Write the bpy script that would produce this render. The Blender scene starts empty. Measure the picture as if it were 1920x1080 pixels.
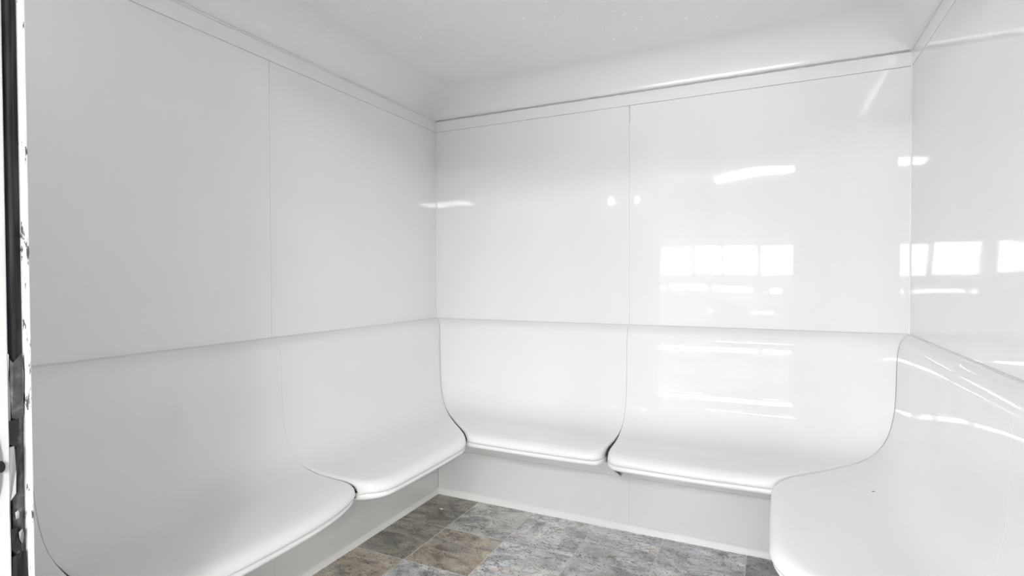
import bpy, bmesh, math, random
from mathutils import Vector, Matrix, noise

# ------------------------------------------------------------------ scene, camera, light
scene = bpy.context.scene
COL = scene.collection
W = 2.114            # room width, x from the left wall to the right wall
DEPTH = 2.138         # room depth, y from the back wall (0) towards the doorway (-DEPTH)
ZTOP = 2.018         # where walls meet the moulded ceiling
ZSEAM = 0.955        # joint between seat units and upper wall panels

cam_d = bpy.data.cameras.new('camera')
cam = bpy.data.objects.new('camera', cam_d)
COL.objects.link(cam)
f_px, yaw, pit, roll = 1022.8, 0.4463, 0.0175, -0.0027
fwd = Vector((-math.sin(yaw) * math.cos(pit), math.cos(yaw) * math.cos(pit), -math.sin(pit)))
right0 = Vector((math.cos(yaw), math.sin(yaw), 0))
up0 = right0.cross(fwd)
rt = right0 * math.cos(roll) + up0 * math.sin(roll)
up = -right0 * math.sin(roll) + up0 * math.cos(roll)
m = Matrix((rt, up, -fwd)).transposed().to_4x4()
m.translation = Vector((1.648, -2.5, 1.1705))
cam.matrix_world = m
cam_d.sensor_width = 36
cam_d.lens = f_px / 1920 * 36
cam_d.clip_start = 0.02
scene.camera = cam

world = bpy.data.worlds.new('world')
scene.world = world
world.use_nodes = True
bg = world.node_tree.nodes['Background']
bg.inputs[0].default_value = (0.93, 0.97, 1.0, 1)
bg.inputs[1].default_value = 2.5

def area(name, loc, sx, sy, power, rot=(0, 0, 0), color=(1, 1, 1)):
    l = bpy.data.lights.new(name, 'AREA')
    l.shape = 'RECTANGLE'; l.size = sx; l.size_y = sy; l.energy = power; l.color = color
    o = bpy.data.objects.new(name, l); COL.objects.link(o)
    o.location = loc; o.rotation_euler = rot
    return o
# added fill lamps, unseen in the hall outside (fittings are built further down)
HALL_FILLS = [(-1.4, -6.4, 105), (4.0, -6.4, 80)]
for (lx, ly, pw) in HALL_FILLS:
    area('hall_fill', (lx, ly, 2.56), 1.1, 0.5, pw, color=(1.0, 0.997, 0.99))
# the long fluorescent strip
area('strip_tube', (1.97, -5.33, 2.575), 2.36, 0.09, 42, rot=(0, 0, math.radians(28.8)), color=(1.0, 1.0, 1.0))

# daylight outside the hall windows
area('window_daylight', (0.4, -8.75, 1.6), 6.0, 1.7, 220, rot=(math.radians(90), 0, 0), color=(0.96, 0.985, 1.0))

scene.view_settings.view_transform = 'Standard'
scene.view_settings.look = 'None'
scene.view_settings.gamma = 1
scene.view_settings.use_curve_mapping = False
scene.view_settings.exposure = 2.3

# ------------------------------------------------------------------ materials
def mat(name, color=(.8, .8, .8), rough=.5, metal=0, coat=0, coat_rough=.03, spec=.5):
    m_ = bpy.data.materials.new(name); m_.use_nodes = True
    b = m_.node_tree.nodes['Principled BSDF']
    b.inputs['Base Color'].default_value = (*color, 1)
    b.inputs['Roughness'].default_value = rough
    b.inputs['Metallic'].default_value = metal
    b.inputs['Coat Weight'].default_value = coat
    b.inputs['Coat Roughness'].default_value = coat_rough
    b.inputs['Specular IOR Level'].default_value = spec
    return m_, m_.node_tree.nodes, m_.node_tree.links, b

def add(nodes, kind, **kw):
    n = nodes.new(kind)
    for k, v in kw.items():
        setattr(n, k, v)
    return n

def ramp(nodes, stops):
    r = nodes.new('ShaderNodeValToRGB')
    e = r.color_ramp.elements
    while len(e) < len(stops): e.new(.5)
    for el, (pos, c) in zip(e, stops):
        el.position = pos
        el.color = (c, c, c, 1) if isinstance(c, (int, float)) else (*c, 1)
    return r

def gelcoat(name, base, wav=0.010, scale=2.2, rough=.028):
    """white glossy moulded acrylic: slightly wavy, faint mottling"""
    m_, N, Lk, b = mat(name, base, .22, 0, .0)
    b.inputs['Roughness'].default_value = rough
    geo = N.new('ShaderNodeNewGeometry')
    n1 = N.new('ShaderNodeTexNoise'); n1.inputs['Scale'].default_value = scale; n1.inputs['Detail'].default_value = 1
    Lk.new(geo.outputs['Position'], n1.inputs['Vector'])
    bump = N.new('ShaderNodeBump'); bump.inputs['Strength'].default_value = 1; bump.inputs['Distance'].default_value = wav
    Lk.new(n1.outputs['Fac'], bump.inputs['Height'])
    Lk.new(bump.outputs['Normal'], b.inputs['Normal'])
    n2 = N.new('ShaderNodeTexNoise'); n2.inputs['Scale'].default_value = 3.5; n2.inputs['Detail'].default_value = 4
    Lk.new(geo.outputs['Position'], n2.inputs['Vector'])
    r = ramp(N, [(0.35, tuple(c * .985 for c in base)), (0.65, base)])
    Lk.new(n2.outputs['Fac'], r.inputs['Fac']); Lk.new(r.outputs['Color'], b.inputs['Base Color'])
    return m_

M = {}
WHITE = (.89, .89, .885)
M['shell'] = gelcoat('white_gelcoat_seats', WHITE, .004, 2.5)
M['panel'] = gelcoat('white_gelcoat_panels', WHITE, .0025, 2.0)
M['ceiling'] = gelcoat('white_gelcoat_ceiling', WHITE, .003, 3.0, .17)
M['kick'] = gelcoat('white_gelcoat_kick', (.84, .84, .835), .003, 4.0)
M['caulk_white'] = mat('white_silicone', (.93, .93, .92), .35)[0]
M['gap_shade'] = mat('joint_shadow_grey', (.5, .5, .49), .6)[0]  # grey tone paints the shadow gap above the back wall
M['seam'] = mat('panel_joint_sealant', (.78, .78, .765), .45)[0]
M['frame_grey'] = mat('pale_painted_frame', (.78, .78, .775), .5)[0]
M['metal'] = mat('satin_metal', (.55, .55, .55), .3, 1)[0]
M['plate'] = mat('grey_latch_plate', (.26, .26, .26), .5)[0]
M['black'] = mat('black_hole', (.01, .01, .01), .7)[0]
M['paint_chip'] = mat('white_paint_chip', (.9, .9, .88), .4)[0]
M['grout'] = mat('floor_joint', (.74, .73, .71), .8)[0]
M['hall_wall'] = mat('hall_wall_paint', (.34, .34, .335), .7)[0]
M['hall_floor'] = mat('hall_floor', (.24, .235, .23), .7)[0]
M['hall_ceiling'] = mat('hall_ceiling', (.5, .5, .5), .8)[0]
M['wood'] = mat('pale_table_top', (.85, .85, .84), .2)[0]
M['dark_frame'] = mat('window_frame_paint', (.6, .6, .6), .5)[0]

def emis(name, color, strength):
    m_, N, Lk, b = mat(name, color, .5)
    b.inputs['Emission Color'].default_value = (*color, 1)
    b.inputs['Emission Strength'].default_value = strength
    return m_
M['strip'] = emis('strip_light_diffuser', (1, 1, 1), 5.0)
M['globe'] = emis('lamp_globe_glass', (1, 1, 1), 5)

# glass for the hall windows
gm = bpy.data.materials.new('window_glass'); gm.use_nodes = True
N = gm.node_tree.nodes; Lk = gm.node_tree.links; N.clear()
o_ = N.new('ShaderNodeOutputMaterial'); mx = N.new('ShaderNodeMixShader'); mx.inputs[0].default_value = .06
t_ = N.new('ShaderNodeBsdfTransparent'); g_ = N.new('ShaderNodeBsdfGlossy'); g_.inputs['Roughness'].default_value = .02
Lk.new(t_.outputs[0], mx.inputs[1]); Lk.new(g_.outputs[0], mx.inputs[2]); Lk.new(mx.outputs[0], o_.inputs[0])
M['glass'] = gm

# black rubber gasket, scuffed
gk, N, Lk, b = mat('black_rubber_gasket', (.02, .02, .02), .6, spec=.25)
tc = N.new('ShaderNodeNewGeometry'); n1 = N.new('ShaderNodeTexNoise'); n1.inputs['Scale'].default_value = 60; n1.inputs['Detail'].default_value = 5
mp = N.new('ShaderNodeMapping'); mp.inputs['Scale'].default_value = (1, 3, .12)
Lk.new(tc.outputs['Position'], mp.inputs['Vector']); Lk.new(mp.outputs[0], n1.inputs['Vector'])
r = ramp(N, [(.4, (.008, .008, .008)), (.75, (.05, .05, .05))]); Lk.new(n1.outputs['Fac'], r.inputs['Fac']); Lk.new(r.outputs['Color'], b.inputs['Base Color'])
M['gasket'] = gk
gk2, N, Lk, b = mat('torn_gasket_backing', (.09, .09, .09), .45)
n1 = N.new('ShaderNodeTexNoise'); n1.inputs['Scale'].default_value = 90; n1.inputs['Detail'].default_value = 6
tc = N.new('ShaderNodeNewGeometry'); Lk.new(tc.outputs['Position'], n1.inputs['Vector'])
r = ramp(N, [(.35, (.05, .05, .05)), (.6, (.11, .11, .11)), (.80, (.3, .3, .3))]); Lk.new(n1.outputs['Fac'], r.inputs['Fac']); Lk.new(r.outputs['Color'], b.inputs['Base Color'])
M['gasket_torn'] = gk2
# white edge strip with black scuffs
es, N, Lk, b = mat('chipped_white_edge', (.85, .85, .84), .4)
tc = N.new('ShaderNodeNewGeometry'); mp = N.new('ShaderNodeMapping'); mp.inputs['Scale'].default_value = (60, 160, 34)
Lk.new(tc.outputs['Position'], mp.inputs['Vector'])
n1 = N.new('ShaderNodeTexNoise'); n1.inputs['Scale'].default_value = 1; n1.inputs['Detail'].default_value = 6; n1.inputs['Roughness'].default_value = .7
Lk.new(mp.outputs[0], n1.inputs['Vector'])
n2 = N.new('ShaderNodeTexNoise'); n2.inputs['Scale'].default_value = 7; n2.inputs['Detail'].default_value = 2
Lk.new(tc.outputs['Position'], n2.inputs['Vector'])
ad = N.new('ShaderNodeMath'); ad.operation = 'MULTIPLY_ADD'; ad.inputs[1].default_value = .55; Lk.new(n2.outputs['Fac'], ad.inputs[0]); Lk.new(n1.outputs['Fac'], ad.inputs[2])
r = ramp(N, [(.875, (.86, .86, .85)), (.92, (.10, .10, .10))]); Lk.new(ad.outputs[0], r.inputs['Fac']); Lk.new(r.outputs['Color'], b.inputs['Base Color'])
M['edge_strip'] = es

# stone look floor tile: each tile takes its tone from the object colour
tm, N, Lk, b = mat('stone_look_tile', (.5, .5, .5), .3)
oi = N.new('ShaderNodeObjectInfo'); tc = N.new('ShaderNodeTexCoord')
mul = N.new('ShaderNodeVectorMath'); mul.operation = 'SCALE'; mul.inputs['Scale'].default_value = 37
cmb = N.new('ShaderNodeCombineXYZ'); Lk.new(oi.outputs['Random'], cmb.inputs[0]); Lk.new(oi.outputs['Random'], cmb.inputs[1]); Lk.new(oi.outputs['Random'], cmb.inputs[2])
Lk.new(cmb.outputs[0], mul.inputs[0])
adv = N.new('ShaderNodeVectorMath'); adv.operation = 'ADD'; Lk.new(tc.outputs['Object'], adv.inputs[0]); Lk.new(mul.outputs[0], adv.inputs[1])
mp = N.new('ShaderNodeMapping'); mp.inputs['Rotation'].default_value = (0, 0, .5); mp.inputs['Scale'].default_value = (1, 1.7, 1); Lk.new(adv.outputs[0], mp.inputs['Vector'])
def nz(scale, detail, rough, dist=0):
    n = N.new('ShaderNodeTexNoise'); n.inputs['Scale'].default_value = scale; n.inputs['Detail'].default_value = detail
    n.inputs['Roughness'].default_value = rough; n.inputs['Distortion'].default_value = dist
    Lk.new(mp.outputs[0], n.inputs['Vector']); return n
nb = nz(4.2, 7, .58, 1.8); rb = ramp(N, [(.32, .42), (.45, .80), (.55, 1.06), (.68, 1.3)]); Lk.new(nb.outputs['Fac'], rb.inputs['Fac'])
nv = nz(6.5, 8, .66, 2.6)                              # ridged veins
sb = N.new('ShaderNodeMath'); sb.operation = 'SUBTRACT'; sb.inputs[1].default_value = .5; Lk.new(nv.outputs['Fac'], sb.inputs[0])
ab = N.new('ShaderNodeMath'); ab.operation = 'ABSOLUTE'; Lk.new(sb.outputs[0], ab.inputs[0])
rv = ramp(N, [(0.0, .22), (.008, .48), (.026, 1.0)]); Lk.new(ab.outputs[0], rv.inputs['Fac'])
nm = nz(6, 3, .5); rm = ramp(N, [(.42, 0.0), (.55, 1.0)]); Lk.new(nm.outputs['Fac'], rm.inputs['Fac'])
np_ = nz(95, 2, .6); rp = ramp(N, [(.35, .08), (.375, 1.0)]); Lk.new(np_.outputs['Fac'], rp.inputs['Fac'])   # pits
ng = nz(40, 6, .75); rg = ramp(N, [(.3, .78), (.5, 1.0), (.7, 1.14)]); Lk.new(ng.outputs['Fac'], rg.inputs['Fac'])
def mixmul(a, c, fac=1.0, facsock=None):
    x = N.new('ShaderNodeMix'); x.data_type = 'RGBA'; x.blend_type = 'MULTIPLY'; x.inputs['Factor'].default_value = fac
    Lk.new(a, x.inputs['A']); Lk.new(c, x.inputs['B'])
    if facsock: Lk.new(facsock, x.inputs['Factor'])
    return x.outputs['Result']
c = mixmul(oi.outputs['Color'], rb.outputs['Color'])
c = mixmul(c, rv.outputs['Color'], 1, rm.outputs['Color'])
c = mixmul(c, rp.outputs['Color']); c = mixmul(c, rg.outputs['Color'])
nh = nz(4.5, 4, .6, 1.5); rh = ramp(N, [(.38, (1.03, .975, .92)), (.52, (1, 1, .99)), (.66, (.98, 1.0, 1.01))]); Lk.new(nh.outputs['Fac'], rh.inputs['Fac'])
c = mixmul(c, rh.outputs['Color'])
Lk.new(c, b.inputs['Base Color'])
bp = N.new('ShaderNodeBump'); bp.inputs['Strength'].default_value = .5; bp.inputs['Distance'].default_value = .0015
Lk.new(ng.outputs['Fac'], bp.inputs['Height']); Lk.new(bp.outputs['Normal'], b.inputs['Normal'])
M['tile'] = tm
dm, N, Lk, b = mat('water_drop', (.95, .95, .95), .05)
M['drop'] = dm

# ------------------------------------------------------------------ mesh helpers
def finish(name, bm, material, parent=None, smooth=False, angle=None):
    me = bpy.data.meshes.new(name); bm.normal_update(); bm.to_mesh(me); bm.free()
    if smooth:
        for p in me.polygons: p.use_smooth = True
    me.materials.append(material)
    o = bpy.data.objects.new(name, me); COL.objects.link(o)
    if parent: o.parent = parent
    if angle is not None:
        md = o.modifiers.new('ws', 'WEIGHTED_NORMAL'); md.keep_sharp = True
    return o

def box_into(bm, x0, y0, z0, x1, y1, z1, bev=0, seg=2):
    vs = [bm.verts.new(p) for p in [(x0,y0,z0),(x1,y0,z0),(x1,y1,z0),(x0,y1,z0),(x0,y0,z1),(x1,y0,z1),(x1,y1,z1),(x0,y1,z1)]]
    fs = [bm.faces.new([vs[i] for i in q]) for q in [(0,3,2,1),(4,5,6,7),(0,1,5,4),(1,2,6,5),(2,3,7,6),(3,0,4,7)]]
    if bev:
        es = {e for f in fs for e in f.edges}
        bmesh.ops.bevel(bm, geom=list(es), offset=bev, segments=seg, profile=.5, affect='EDGES')

def box(name, a, b_, material, parent=None, bev=0, seg=2):
    bm = bmesh.new()
    lo = [min(p, q) for p, q in zip(a, b_)]; hi = [max(p, q) for p, q in zip(a, b_)]
    box_into(bm, *lo, *hi, bev, seg)
    return finish(name, bm, material, parent, smooth=bool(bev), angle=1 if bev else None)

def grid(bm, rows, close=False):
    """rows: list of equal-length point lists -> quads"""
    V = [[bm.verts.new(p) for p in r_] for r_ in rows]
    n = len(rows[0])
    for i in range(len(V) - 1):
        for j in range(n if close else n - 1):
            a, b2, c_, d = V[i][j], V[i][(j+1) % n], V[i+1][(j+1) % n], V[i+1][j]
            try: bm.faces.new((a, b2, c_, d))
            except ValueError: pass
    return V

def struct(o):
    o['kind'] = 'structure'; return o
def tag(o, label, cat, group=None):
    o['label'] = label; o['category'] = cat
    if group: o['group'] = group
    return o

# local frames: u runs along the wall, d out into the room
FR = {
    'back':  lambda u, d, z: (u, -d, z),
    'left':  lambda u, d, z: (d, -u, z),
    'right': lambda u, d, z: (W - d, -u, z),
}
def fbox(name, side, u0, u1, d0, d1, z0, z1, material, parent, bev=0, seg=2):
    return box(name, FR[side](u0, d0, z0), FR[side](u1, d1, z1), material, parent, bev, seg)

# ------------------------------------------------------------------ walls
T = .06
wall_back = struct(box('wall_back', (-T, .012, -.05), (W + T, .012 + T, 2.42), M['panel']))
wall_left = struct(box('wall_left', (-.012 - T, .012, -.05), (-.012, -DEPTH, 2.42), M['panel']))
wall_right = struct(box('wall_right', (W + .012, .012, -.05), (W + .012 + T, -DEPTH, 2.42), M['panel']))
WALLS = {'back': wall_back, 'left': wall_left, 'right': wall_right}
PAN = {'back': [(0, 1.051), (1.051, W)], 'left': [(0, 1.087), (1.087, DEPTH)], 'right': [(0, 1.13), (1.13, 1.84), (1.84, DEPTH)]}
g = .0005
for side, pans in PAN.items():
    w = WALLS[side]
    for i, (u0, u1) in enumerate(pans):
        full = side != 'back' and i == 2
        fbox('wall_panel', side, u0 + g, u1 - g, -.012, 0, ZSEAM + .0006 if not full else .03, 1.9606, M['panel'], w, .0016, 2)
        if not full:
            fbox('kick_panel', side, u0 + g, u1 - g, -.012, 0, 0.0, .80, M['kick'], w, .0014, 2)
    # upper lip band above the panels, standing a little proud
    fbox('lip_band', side, .001, pans[-1][1] - .001, -.012, .0032, 1.9612, ZTOP - .001, M['panel'], w, .0028, 3)
# joint sealant, thin beads in the vertical joints (stop short of the top)
for side, us in (('back', [1.051]), ('left', [1.087]), ('right', [1.13, 1.84])):
    for u in us:
        fbox('joint_bead', side, u - .0022, u + .0022, -.009, .0006, ZSEAM, 1.88, M['seam'], WALLS[side], .0008, 1)
        fbox('joint_bead', side, u - .002, u + .002, -.009, .0006, .03, .30, M['seam'], WALLS[side], .0008, 1)
for side, u1 in (('back', W), ('left', DEPTH), ('right', 1.84)):
    rows = []
    for k in range(80):
        u = u1 * k / 79; wb = .0006 * noise.noise(Vector((k * .4, 3, len(side))))
        rows.append([FR[side](u, -.010, ZSEAM - .008), FR[side](u, .0078 + wb, ZSEAM - .0035), FR[side](u, .0065 + wb, ZSEAM - .0002), FR[side](u, .003, ZSEAM + .0022 + wb), FR[side](u, -.004, ZSEAM + .0035)])
    bm = bmesh.new(); grid(bm, rows); bmesh.ops.recalc_face_normals(bm, faces=bm.faces)
    struct(finish('trim_%d' % (1 + ['back', 'left', 'right'].index(side)), bm, M['seam'], smooth=True))
# corner joint beads
for side, u in (('back', 0.0), ('back', W)):
    s = 1 if u == 0 else -1
    bm = bmesh.new()
    box_into(bm, min(u - .002*s, u + .004*s), -.004, ZSEAM, max(u - .002*s, u + .004*s), .002, ZTOP, .0015, 2)
    finish('corner_bead', bm, M['caulk_white'], wall_back, smooth=True)

# lumpy sealant beads under the ceiling moulding; the back one paints a shadow gap
def bead(name, pts, r0, r1, material, parent=None, seed=0, lump=.35):
    rows = []
    n = 8
    for k, pnt in enumerate(pts):
        t = k / (len(pts) - 1)
        pnt = Vector(pnt)
        dirv = (Vector(pts[min(k+1, len(pts)-1)]) - Vector(pts[max(k-1, 0)])).normalized()
        a1 = Vector((0, 0, 1)); a2 = dirv.cross(a1).normalized()
        rr = (r0 + (r1 - r0) * t) * (1 + lump * noise.noise(Vector((k * .37, seed * 7.1, 0))))
        off = Vector((0, 0, .0012 * noise.noise(Vector((k * .21, seed * 3.3, 5)))))
        rows.append([pnt + off + (a1 * math.cos(q * math.tau / n) + a2 * math.sin(q * math.tau / n)) * rr for q in range(n)])
    bm = bmesh.new(); V = grid(bm, rows, close=True)
    bm.faces.new(V[0]); bm.faces.new(list(reversed(V[-1])))
    return finish(name, bm, material, parent, smooth=True)
def line(a, b_, n): return [tuple(a[i] + (b_[i] - a[i]) * k / (n - 1) for i in range(3)) for k in range(n)]
bead('caulk_gap_line', line((.0, -.0052, ZTOP), (W, -.0052, ZTOP), 160), .0034, .0042, M['gap_shade'], wall_back, 1, .3)
bead('caulk_gap_line', line((.004, -.0, ZTOP), (.004, -DEPTH, ZTOP), 160), .003, .0075, M['seam'], wall_left, 2, .4)
bead('caulk_gap_line', line((W - .004, -.0, ZTOP), (W - .004, -DEPTH, ZTOP), 160), .0045, .006, M['seam'], wall_right, 3, .8)

# white silicone cove along the floor
for side, u1 in (('back', W), ('left', DEPTH), ('right', DEPTH)):
    rows = []
    wd, ht = (.016, .030) if side == 'back' else (.013, .022)
    for k in range(60):
        u = u1 * k / 59
        wob = 1 + .12 * noise.noise(Vector((k * .3, 2 if side == 'back' else 9, 0)))
        rows.append([FR[side](u, -.006, ht * wob), FR[side](u, .003, ht * wob), FR[side](u, .007 * wob, ht * .75 * wob), FR[side](u, wd * .8 * wob, ht * .35), FR[side](u, wd * wob, .004), FR[side](u, wd * wob, -.004)])
    bm = bmesh.new(); grid(bm, rows); bmesh.ops.recalc_face_normals(bm, faces=bm.faces)
    o = struct(finish('baseboard_' + side, bm, M['caulk_white'], smooth=True))

# front wall of the steam room with the doorway the photo is taken from
DX0, DX1, DZ = .797, 1.774, 2.06
bm = bmesh.new()
yf, yo = -DEPTH, -DEPTH - .11
box_into(bm, -T - .012, yo, -.05, DX0 - .02, yf, 2.42)
box_into(bm, DX1 + .02, yo, -.05, W + T + .012, yf, 2.42)
box_into(bm, DX0 - .02, yo, DZ + .02, DX1 + .02, yf, 2.42)
wall_front = struct(finish('wall_front', bm, M['panel']))

# ------------------------------------------------------------------ moulded ceiling with coved edge
def rrect(e, r, n=10, m_=24):
    x0, x1, y0, y1 = e, W - e, -DEPTH + e, -e
    r = max(r, .004); pts = []
    cs = [((x1 - r, y1 - r), 0), ((x0 + r, y1 - r), 90), ((x0 + r, y0 + r), 180), ((x1 - r, y0 + r), 270)]
    for q, ((cx, cy), a0) in enumerate(cs):
        arc = [(cx + r * math.cos(math.radians(a0 + 90 * k / n)), cy + r * math.sin(math.radians(a0 + 90 * k / n))) for k in range(n + 1)]
        pts += arc
        (nx, ny), na = cs[(q + 1) % 4]
        b0 = arc[-1]; b1 = (nx + r * math.cos(math.radians(na)), ny + r * math.sin(math.radians(na)))
        for k in range(1, m_): pts.append((b0[0] + (b1[0]-b0[0]) * k / m_, b0[1] + (b1[1]-b0[1]) * k / m_))
    return pts
bm = bmesh.new(); rows = []
prof = [(-.008, ZTOP + .001, .004), (.0, ZTOP + .001, .006), (.0025, ZTOP + .004, .012)]
for k in range(1, 21):
    a = math.pi / 2 * k / 20
    prof.append((.003 + .165 * (1 - math.cos(a)) ** .9, ZTOP + .008 + .112 * math.sin(a), .02 + .12 * math.sin(a)))
prof += [(.19, ZTOP + .1215, .14), (.22, ZTOP + .124, .14), (.3, ZTOP + .130, .12), (.45, ZTOP + .136, .12), (.65, ZTOP + .141, .12), (.9, ZTOP + .144, .10)]
for e, z, r in prof: rows.append([(x, y, z) for x, y in rrect(e, r)])
V = grid(bm, rows, close=True); bm.faces.new(V[-1])
bmesh.ops.recalc_face_normals(bm, faces=bm.faces)
bm.faces.ensure_lookup_table()
if bm.faces[-1].normal.z > 0: bmesh.ops.reverse_faces(bm, faces=bm.faces)
# closed back so that the moulding has thickness
ceiling = finish('ceiling', bm, M['ceiling'], smooth=True); struct(ceiling)
sol = ceiling.modifiers.new('thickness', 'SOLIDIFY'); sol.thickness = .008; sol.offset = -1

# condensation drops hanging on the ceiling
random.seed(4)
bm = bmesh.new()
def drop(x, y, r):
    ee = min(x, W - x, -y); EP = [(0, .03), (.1, .10), (.168, .120), (.19, .1215), (.22, .124), (.3, .130), (.45, .136), (.65, .141), (.9, .144), (2, .144)]
    k = next(i for i in range(len(EP) - 1) if EP[i + 1][0] > ee)
    z = ZTOP + EP[k][1] + (EP[k + 1][1] - EP[k][1]) * (max(ee, 0) - EP[k][0]) / (EP[k + 1][0] - EP[k][0])
    mtx = Matrix.Translation((x, y, z)) @ Matrix.Diagonal((1, 1, .7, 1))
    bmesh.ops.create_icosphere(bm, subdivisions=2, radius=r, matrix=mtx)
cl = [(.80, -.52, .09, 20), (1.05, -.52, .10, 26), (1.1, -.34, .06, 16), (.80, -.40, .06, 9), (1.40, -.34, .05, 6), (1.43, -.15, .04, 5), (.50, -.80, .12, 14), (.28, -.85, .08, 6), (.85, -.68, .10, 10), (.2, -.6, .08, 4), (1.3, -.9, .3, 12)]
for cx, cy, sg, n in cl:
    for _ in range(n): drop(cx + random.gauss(0, sg), cy + random.gauss(0, sg * .7), random.uniform(.0022, .0052))
dr = finish('water_droplets', bm, M['drop'], ceiling, smooth=True); dr['kind'] = 'stuff'; dr['label'] = 'small clear condensation droplets on the white ceiling'

# ------------------------------------------------------------------ floor of stone look tiles
floor = struct(box('floor', (-.05, .05, -.03), (W + .05, -DEPTH - .2, -.0009), M['grout']))
XS = [-.012, .265, .570, .892, 1.212, 1.553, 1.87, W + .012]
YS = [-.012, .340, .662, .985, 1.31, 1.63, 1.95, 2.24]
tones = {}
DK = (.40, .375, .32); TAN = (.56, .50, .425); GR = (.62, .63, .61); LG = (.74, .745, .76); MG = (.66, .66, .67); SL = (.44, .445, .45)
grid_t = [
    [DK, GR, LG, LG, LG, SL, LG],
    [DK, TAN, LG, MG, LG, MG, LG],
    [TAN, MG, LG, TAN, LG, MG, SL],
    [GR, DK, LG, LG, TAN, MG, LG],
    [LG, TAN, MG, LG, LG, DK, LG],
    [MG, LG, LG, DK, LG, MG, TAN],
    [LG, MG, TAN, LG, MG, LG, LG]]
for j in range(7):
    for i in range(7):
        x0, x1, y0, y1 = XS[i] + .0015, XS[i+1] - .0015, YS[j] + .0015, YS[j+1] - .0015
        cx, cy = (x0 + x1) / 2, (y0 + y1) / 2
        bm = bmesh.new(); box_into(bm, x0 - cx, -(y1 - cy), -.006, x1 - cx, (cy - y0), 0, .0012, 1)
        o = finish('floor_tile', bm, M['tile'], floor)
        o.location = (cx, -cy, 0); o.color = (*grid_t[j][i], 1)

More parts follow.
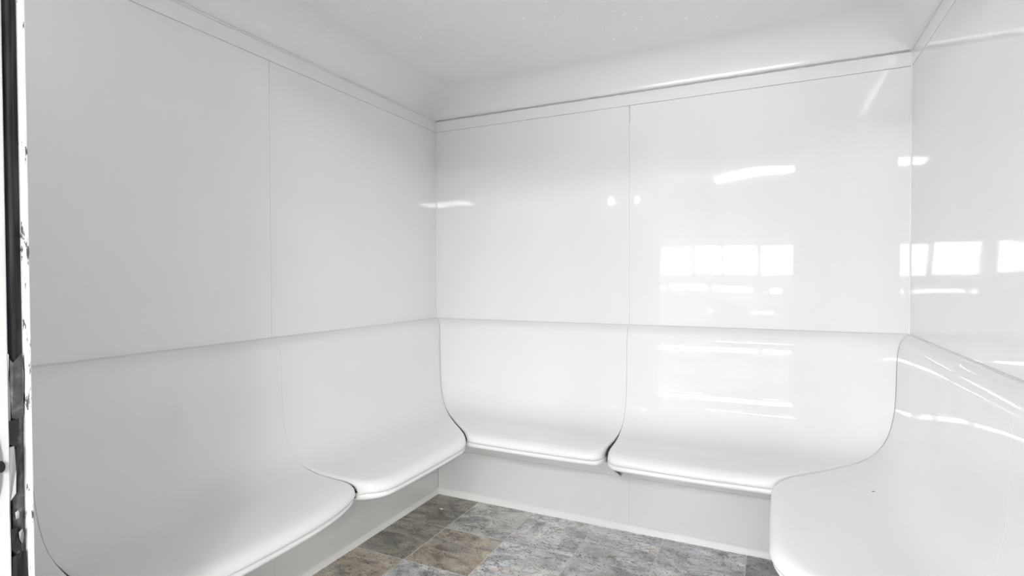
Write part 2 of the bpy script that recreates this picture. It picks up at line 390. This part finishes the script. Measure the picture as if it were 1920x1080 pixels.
# ------------------------------------------------------------------ moulded seat units
def sm(t): t = max(0, min(1, t)); return t * t * (3 - 2 * t)
def unit(side, u0, u1, D, L_end, R_end, label, dz=0.0, gf=.004):
    """L_end / R_end: ('mitre', r, drop) at a room corner or ('free', r, drop) beside a neighbour"""
    root = bpy.data.objects.new('moulded_bench', None); COL.objects.link(root)
    F = FR[side]
    root.location = F((u0 + u1) / 2, 0, 0)
    tag(root, label, 'bench', 'white moulded bench units round the steam room')
    org = Vector(root.location)
    gap = .0006
    # profile of the top skin (distance from wall, height)
    P = [(.0075, ZSEAM - .0006), (.009, ZSEAM - .0025), (.014, ZSEAM - .007), (.022, ZSEAM - .013), (.031, ZSEAM - .023), (.038, ZSEAM - .036), (.043, .895), (.0465, .86), (.048, .82), (.0485, .77), (.050, .72), (.053, .68), (.058, .645), (.066, .61), (.078, .578), (.095, .55), (.117, .5275), (.145, .511), (.18, .5015), (.22, .497), (.26, .4945), (.30, .4925), (.34, .4915), (D - .065, .4905)]
    P = [(a, b2 + (dz * sm(a / .2))) for a, b2 in P]
    zl = .489 + dz
    P += [(D - .045, zl), (D - .032, zl - .0015), (D - .020, zl - .005), (D - .011, zl - .0105), (D - .005, zl - .017), (D - .0015, zl - .024), (D, zl - .031), (D - .003, zl - .037), (D - .010, zl - .0405), (D - .018, zl - .0415)]
    ss = []
    N1 = 60
    for k in range(N1 + 1):
        t = k / N1
        ss.append(t)
    # denser near the ends
    ss = sorted(set([.5 - .5 * math.cos(math.pi * t) * (abs(math.cos(math.pi * t)) ** .15 if abs(math.cos(math.pi*t)) > 1e-6 else 1) for t in ss]))
    width = u1 - u0
    def drop_(e, end):
        kind, r_, c_ = end
        if e >= r_: return 0
        t = 1 - max(e, 0) / r_
        return c_ * (1 - math.sqrt(max(0, 1 - t * t)))
    def make(P, extra_gap, thick_round=True, d_shift=0):
        rows = []
        for (d, z) in P:
            row = []
            for s in ss:
                e0, e1 = s * (width), (1 - s) * (width)
                if L_end[0] == 'mitre': e0 = s * (width - D)
                if R_end[0] == 'mitre': e1 = (1 - s) * (width - D)
                fall = drop_(e0, L_end) + drop_(e1, R_end)
                bowm = .008 * (2 * s - 1) ** 2
                q = sm((d - .20) / (D - .24))
                dd = d - (fall + bowm) * q
                gx = extra_gap(d)
                a = (u0 + (max(dd, 0) if L_end[0] == 'mitre' else 0) + gap + gx[0])
                b2 = (u1 - (max(dd, 0) if R_end[0] == 'mitre' else 0) - gap - gx[1])
                u = a + (b2 - a) * s
                # side edges roll down softly
                zz = z
                if thick_round:
                    ee = min(s * (b2 - a), (1 - s) * (b2 - a))
                    rr = .012
                    if ee < rr and d > .15:
                        t = 1 - ee / rr
                        zz -= .012 * (1 - math.sqrt(max(0, 1 - t * t))) * sm((d - .15) / .1)
                row.append(Vector(F(u, dd + d_shift, zz)) - org)
            rows.append(row)
        return rows
    rows = make(P, lambda d: (.0012 * sm((d - .16) / .06) + gf * max(0, min(1, (d - .17) / .27)),) * 2)
    bm = bmesh.new(); grid(bm, rows)
    o = finish('seat_shell', bm, M['shell'], root, smooth=True)
    # skin thickness towards the wall side
    c0 = o.data.polygons[len(ss) * 20].normal
    cen = o.data.polygons[len(ss) * 20].center + org
    nrm = Vector((1 if side == 'left' else (-1 if side == 'right' else 0), -1 if side == 'back' else 0, 1))
    if c0.dot(nrm) < 0: o.data.flip_normals()
    md = o.modifiers.new('skin', 'SOLIDIFY'); md.thickness = .007; md.offset = -1
    # lower apron: a second lip under the front edge and the underside back to the wall
    A = [(D - .020, zl - .040), (D - .013, zl - .042), (D - .009, zl - .046), (D - .008, zl - .052), (D - .011, zl - .058), (D - .018, zl - .062), (D - .035, zl - .066), (D - .08, zl - .075), (D - .15, zl - .095), (D - .21, .370), (.18, .335), (.12, .305), (.07, .278), (.035, .259), (.018, .251), (.008, .248)]
    rows = make(A, lambda d: tuple(.001 + (.004 + .028 * (1 - sm((d - .10) / .28)) if e_[0] == 'free' else 0) for e_ in (L_end, R_end)), thick_round=False)
    bm = bmesh.new(); grid(bm, rows)
    o2 = finish('apron', bm, M['shell'], root, smooth=True)
    c0 = o2.data.polygons[len(ss) * 8].normal
    if c0.z > 0: o2.data.flip_normals()
    md = o2.modifiers.new('skin', 'SOLIDIFY'); md.thickness = .005; md.offset = -1
    return root

b_ln = unit('left', 1.087, 1.825, .472, ('free', .32, .085), ('free', .30, .09), 'white moulded bench on the left wall nearest the black door gasket')
b_le = unit('left', 1.825, DEPTH - .002, .40, ('free', .15, .05), ('free', .05, .03), 'narrow white moulded bench end piece at lower left, beside the white edge strip')
b_lf = unit('left', 0, 1.087, .484, ('mitre', .07, .045), ('free', .17, .085), 'white moulded bench on the left wall, running into the room corner')
b_bl = unit('back', 0, 1.051, .448, ('mitre', .05, .018), ('free', .075, .075), 'white moulded bench, left half of the back wall', gf=.006)
b_br = unit('back', 1.051, W, .468, ('free', .11, .075), ('mitre', .03, .012), 'white moulded bench, right half of the back wall, streaked with reflections', gf=.006)
b_rf = unit('right', 0, 1.13, .474, ('mitre', .05, .025), ('free', .33, .14), 'white moulded bench on the right wall with a tiny dark speck')
b_rn = unit('right', 1.13, 1.84, .474, ('free', .22, .09), ('free', .22, .09), 'white moulded bench on the right wall, the unit nearer the doorway')

# tiny dark speck on the right bench seat
bm = bmesh.new(); bmesh.ops.create_cone(bm, cap_ends=True, segments=12, radius1=.0032, radius2=.0024, depth=.0016, matrix=Matrix.Diagonal((1.5, 1, 1, 1)))
sp = finish('speck', bm, M['plate'], b_rf, smooth=False); sp['label'] = 'tiny dark speck'
sp.location = Vector((W - .18, -.487, .5025)) - Vector(b_rf.location)

# white chip lying on the floor near the left back corner
bm = bmesh.new()
vs = [bm.verts.new(p) for p in [(-.011, 0, 0), (-.004, .005, .0), (.010, .003, 0), (.006, -.004, 0), (-.004, -.004, 0)]]
f = bm.faces.new(vs); ex = bmesh.ops.extrude_face_region(bm, geom=[f])
for v in ex['geom']:
    if isinstance(v, bmesh.types.BMVert): v.co += Vector((0, 0, .0022 + .001 * math.sin(v.co.x * 400)))
bmesh.ops.recalc_face_normals(bm, faces=bm.faces)
chip = finish('paint_chip', bm, M['paint_chip']); chip.location = (.135, -.175, .0004)
tag(chip, 'small white chip of debris lying on the dark tile near the back corner', 'debris')

# ------------------------------------------------------------------ door frame at the left edge of the view
door = bpy.data.objects.new('door_1', None); COL.objects.link(door); door['kind'] = 'structure'
door['label'] = 'white door frame with a torn black rubber gasket'
# edge strip, gasket and jamb along the left reveal; y values are distances behind the back wall
def jbox(name, x0, x1, y0, y1, z0, z1, m_, bev=0, parent=door):
    return box(name, (x0, -y0, z0), (x1, -y1, z1), m_, parent, bev, 2)
X = DX0
jbox('edge_strip', X - .012, X, 2.1390, 2.1456, 0, DZ, M['edge_strip'], .0012)
jbox('jamb', X - .02, X - .0003, 2.1622, 2.242, 0, DZ, M['frame_grey'], .002)
jbox('jamb_backing', X - .02, X - .012, 2.1456, 2.1632, 0, DZ, M['black'])
# gasket: two beads with an irregular outer edge, intact above, torn below z = .99
def gasket(name, z0, z1, ya, yb, xs, m_, jag, seed, n=None):
    n = n or int((z1 - z0) / .006)
    rows = []
    for k in range(n + 1):
        z = z0 + (z1 - z0) * k / n
        j1 = jag * noise.noise(Vector((z * 22, seed, 0))) + jag * .6 * noise.noise(Vector((z * 75, seed, 3)))
        yo_ = yb + j1
        r_ = []
        for q in range(9):
            t = q / 8
            y = ya + (yo_ - ya) * t
            x = X - .010 + xs * math.sin(math.pi * t) ** .6 + .0012 * math.cos(t * math.pi * 4)
            r_.append((x, -y, z))
        rows.append(r_)
    bm = bmesh.new(); grid(bm, rows); bmesh.ops.recalc_face_normals(bm, faces=bm.faces)
    o = finish(name, bm, m_, door, smooth=True)
    sd = o.modifiers.new('t', 'SOLIDIFY'); sd.thickness = .0015; sd.offset = 0
    return o
gasket('gasket', 1.066, DZ, 2.1458, 2.1622, .006, M['gasket'], .0012, 1)
gasket('gasket_torn', .0, 1.066, 2.1458, 2.1575, .0045, M['gasket_torn'], .0028, 2)
# torn flaps standing off the frame, paler on their broken edges; pure black ones paint the dark of holes
def tear_piece(pts, m_, x, th=.0012):
    bm = bmesh.new(); vs = [bm.verts.new((x + .0012 * math.sin(i * 2.1), -y, z)) for i, (y, z) in enumerate(pts)]
    f = bm.faces.new(vs); ex = bmesh.ops.extrude_face_region(bm, geom=[f])
    for v in ex['geom']:
        if isinstance(v, bmesh.types.BMVert): v.co.x += th
    bmesh.ops.recalc_face_normals(bm, faces=bm.faces)
    return finish('gasket_tear', bm, m_, door)
PXY = lambda x, y: (2.1691 - x * .00052, 1.1705 - (y - 518) * .000654)      # picture-measured outline -> metres on the reveal
tear_piece([PXY(*q) for q in [(11, 653), (14, 660), (17, 690), (17, 740), (15, 786), (12, 784), (13, 720)]], M['metal'], X - .003)
tear_piece([PXY(*q) for q in [(16, 668), (22, 676), (33, 666), (40, 660), (42, 700), (41, 780), (30, 786), (18, 780)]], M['gasket_torn'], X - .0025)
tear_piece([PXY(*q) for q in [(12, 786), (30, 784), (31, 800), (26, 825), (25, 834), (12, 830)]], M['black'], X - .0012)
tear_piece([PXY(*q) for q in [(13, 835), (20, 834), (24, 842), (24, 880), (22, 925), (13, 938), (10, 1010), (9, 950)]], M['metal'], X - .0015)
tear_piece([PXY(*q) for q in [(25, 838), (31, 836), (30, 862), (27, 902), (24, 896)]], M['black'], X - .001)
tear_piece([PXY(*q) for q in [(20, 962), (25, 958), (29, 965), (28, 974), (21, 975)]], M['metal'], X - .001)
tear_piece([PXY(*q) for q in [(13, 992), (24, 990), (25, 1010), (30, 1032), (20, 1040), (14, 1032)]], M['black'], X - .0012)
tear_piece([PXY(*q) for q in [(26, 1002), (33, 996), (37, 1010), (33, 1026), (27, 1016)]], M['metal'], X - .001)
tear_piece([PXY(*q) for q in [(14, 1046), (30, 1042), (41, 1040), (42, 1120), (13, 1120)]], M['gasket'], X - .0015)
# strike plate with its pin hole
bm = bmesh.new()
bmesh.ops.create_cone(bm, cap_ends=True, segments=40, radius1=.5, radius2=.5, depth=1, matrix=Matrix.Rotation(math.pi/2, 4, 'Y'))
pl = finish('strike_plate', bm, M['plate'], door, smooth=False); pl.scale = (.004, .030, .108); pl.location = (X - .001, -2.1855, .942)
bm = bmesh.new()
bmesh.ops.create_cone(bm, cap_ends=True, segments=20, radius1=.5, radius2=.4, depth=1, matrix=Matrix.Rotation(math.pi/2, 4, 'Y'))
pn = finish('latch_pin', bm, M['black'], door, smooth=False); pn.scale = (.006, .009, .016); pn.location = (X + .0015, -2.1725, .942)
# right reveal and head of the doorway
jbox('jamb', DX1, DX1 + .02, 2.139, 2.242, 0, DZ, M['frame_grey'], .002)
jbox('head_jamb', X - .02, DX1 + .02, 2.139, 2.242, DZ, DZ + .02, M['frame_grey'], .002)

# ------------------------------------------------------------------ twin globe lamp on the inner face of the front wall
lamp = bpy.data.objects.new('wall_lamp', None); COL.objects.link(lamp); lamp.location = (.50, -DEPTH, 1.84)
tag(lamp, 'small twin globe lamp mirrored in the back wall panels', 'lamp')
bm = bmesh.new(); box_into(bm, -.16, 0, -.02, .16, .012, .02, .004, 2)
finish('back_plate', bm, M['metal'], lamp, smooth=True)
for sx in (-.115, .115):
    bm = bmesh.new(); bmesh.ops.create_cone(bm, cap_ends=True, segments=20, radius1=.022, radius2=.018, depth=.03, matrix=Matrix.Translation((sx, .026, 0)) @ Matrix.Rotation(math.pi/2, 4, 'X'))
    finish('socket', bm, M['metal'], lamp, smooth=False)
    bm = bmesh.new(); bmesh.ops.create_uvsphere(bm, u_segments=24, v_segments=14, radius=.024, matrix=Matrix.Translation((sx, .062, 0)) @ Matrix.Diagonal((1, 1, 1.35, 1)))
    finish('lamp_globe', bm, M['globe'], lamp, smooth=True)

# ------------------------------------------------------------------ the hall behind the camera (seen in reflections)
HX0, HX1, HY0, HY1, HZ = -2.6, 5.0, -DEPTH - .11, -8.3, 2.95
struct(box('floor_hall', (HX0, HY0 - .09, -.06), (HX1, HY1, -.004), M['hall_floor']))
struct(box('ceiling_hall', (HX0, HY0, HZ), (HX1, HY1 - .2, HZ + .1), M['hall_ceiling']))
struct(box('wall_hall_left', (HX0 - .1, HY0, -.06), (HX0, HY1 - .2, HZ), M['hall_wall']))
struct(box('wall_hall_right', (HX1, HY0, -.06), (HX1 + .1, HY1 - .2, HZ), M['hall_wall']))
bm = bmesh.new()
box_into(bm, HX0, HY0, -.06, -T - .012, HY0 + .1, HZ); box_into(bm, W + T + .012, HY0, -.06, HX1, HY0 + .1, HZ)
box_into(bm, -T - .012, HY0, 2.42, W + T + .012, HY0 + .1, HZ)
struct(finish('wall_hall_near', bm, M['hall_wall']))
# far wall with a band of windows above and a lower row of panes
panes_u = [(-2.45, -1.52), (-1.42, -.5), (-.36, .26), (.31, .80), (.84, 1.37), (1.43, 1.95), (2.02, 2.6), (2.67, 3.2)]  # two leftmost panes added outside the mirrored view to let in light
panes_l = [(-.36, -.2), (-.13, .55), (.62, 1.30), (1.55, 1.76)]
Z1, Z2, Z3, Z4 = 1.18, 1.73, .90, .99
bm = bmesh.new(); ya, yb = HY1 - .12, HY1
def seg(x0, x1, z0, z1): box_into(bm, x0, ya, z0, x1, yb, z1)
seg(HX0, HX1, -.06, Z3); seg(HX0, HX1, Z2, HZ); seg(HX0, HX1, Z4, Z1)
prev = HX0
for a, b2 in panes_u: seg(prev, a, Z1, Z2); prev = b2
seg(prev, HX1, Z1, Z2)
prev = HX0
for a, b2 in panes_l: seg(prev, a, Z3, Z4); prev = b2
seg(prev, HX1, Z3, Z4)
struct(finish('wall_hall_far', bm, M['hall_wall']))
for n_, (lst, z0, z1) in enumerate(((panes_u, Z1, Z2), (panes_l, Z3, Z4))):
    wn = bpy.data.objects.new('window_%d' % (n_ + 1), None); COL.objects.link(wn); wn['kind'] = 'structure'
    wn.location = (lst[0][0], HY1 - .06, z0)
    for a, b2 in lst:
        bm = bmesh.new(); t = .018
        box_into(bm, a, HY1 - .08, z0, a + t, HY1 - .04, z1); box_into(bm, b2 - t, HY1 - .08, z0, b2, HY1 - .04, z1)
        box_into(bm, a + t, HY1 - .08, z0, b2 - t, HY1 - .04, z0 + t); box_into(bm, a + t, HY1 - .08, z1 - t, b2 - t, HY1 - .04, z1)
        for v in bm.verts: v.co -= wn.location
        fr = finish('window_frame', bm, M['dark_frame'], wn)
        bm = bmesh.new(); box_into(bm, a + t, HY1 - .063, z0 + t, b2 - t, HY1 - .057, z1 - t)
        for v in bm.verts: v.co -= wn.location
        finish('pane', bm, M['glass'], fr)
# fittings made up round the added fill lamps
NOTE = ['over the left side near the windows', 'over the right side near the windows', 'close outside the steam room doorway']
for i, (lx, ly, pw) in enumerate(HALL_FILLS):
    bm = bmesh.new()
    for (a0, b0, a1, b1) in ((-.64, -.34, .64, -.3), (-.64, .3, .64, .34), (-.64, -.3, -.6, .3), (.6, -.3, .64, .3)):
        box_into(bm, a0, b0, -.01, a1, b1, .09)
    box_into(bm, -.02, -.02, .09, .02, .02, HZ - 2.56); box_into(bm, -.64, -.34, .09, .64, .34, .1)
    o = finish('fill_fitting', bm, M['hall_ceiling']); o.location = (lx, ly, 2.56)
    tag(o, 'unseen square fitting of an added fill lamp in the hall, ' + NOTE[i], 'light', 'added fill lamps of the hall')
# strip light hanging from the hall ceiling
st = bpy.data.objects.new('strip_light', None); COL.objects.link(st); st.location = (1.97, -5.33, 2.60)
tag(st, 'bright fluorescent strip light mirrored in the right back panel', 'light')
bm = bmesh.new(); box_into(bm, -1.2, -.05, -.02, 1.2, .05, .03, .012, 2); finish('diffuser', bm, M['strip'], st, smooth=True)
bm = bmesh.new(); box_into(bm, -1.22, -.06, .031, 1.22, .06, .07); finish('housing', bm, M['frame_grey'], st)
bm = bmesh.new(); bm.free()
for hx in (-.4, .39):
    bm = bmesh.new(); box_into(bm, hx, -.005, .07, hx + .01, .005, .35); finish('hanger', bm, M['metal'], st)
st.rotation_euler = (0, 0, math.radians(28.8))
# a white table with two chairs in the hall
tb = bpy.data.objects.new('table', None); COL.objects.link(tb); tb.location = (1.22, -5.2, 0)
tag(tb, 'white table mirrored low in the back wall panel', 'table')
bm = bmesh.new(); box_into(bm, -.42, -.35, .715, .42, .35, .75, .008, 2); finish('table_top', bm, M['wood'], tb, smooth=True)
for sx in (-.36, .36):
    for sy in (-.29, .29):
        bm = bmesh.new(); box_into(bm, sx - .02, sy - .02, 0, sx + .02, sy + .02, .715); finish('leg', bm, M['metal'], tb)
def chair(x, y, rz, label):
    c_ = bpy.data.objects.new('chair', None); COL.objects.link(c_); c_.location = (x, y, 0); c_.rotation_euler = (0, 0, rz)
    tag(c_, label, 'chair', 'chairs round the hall table')
    bm = bmesh.new(); box_into(bm, -.2, -.2, .44, .2, .2, .47, .01, 2); finish('seat', bm, M['dark_frame'], c_, smooth=True)
    bm = bmesh.new(); box_into(bm, -.19, .19, .6, .19, .215, .9, .01, 2); finish('backrest', bm, M['dark_frame'], c_, smooth=True)
    for sx in (-.18, .18):
        for sy in (-.18, .2):
            bm = bmesh.new(); box_into(bm, sx - .014, sy - .014, 0, sx + .014, sy + .014, .44 if sy < 0 else .88); finish('leg', bm, M['metal'], c_)
chair(1.2, -4.62, 0, 'grey hall chair on the near side of the white table')
chair(1.25, -5.78, math.pi, 'grey hall chair on the far side of the white table')
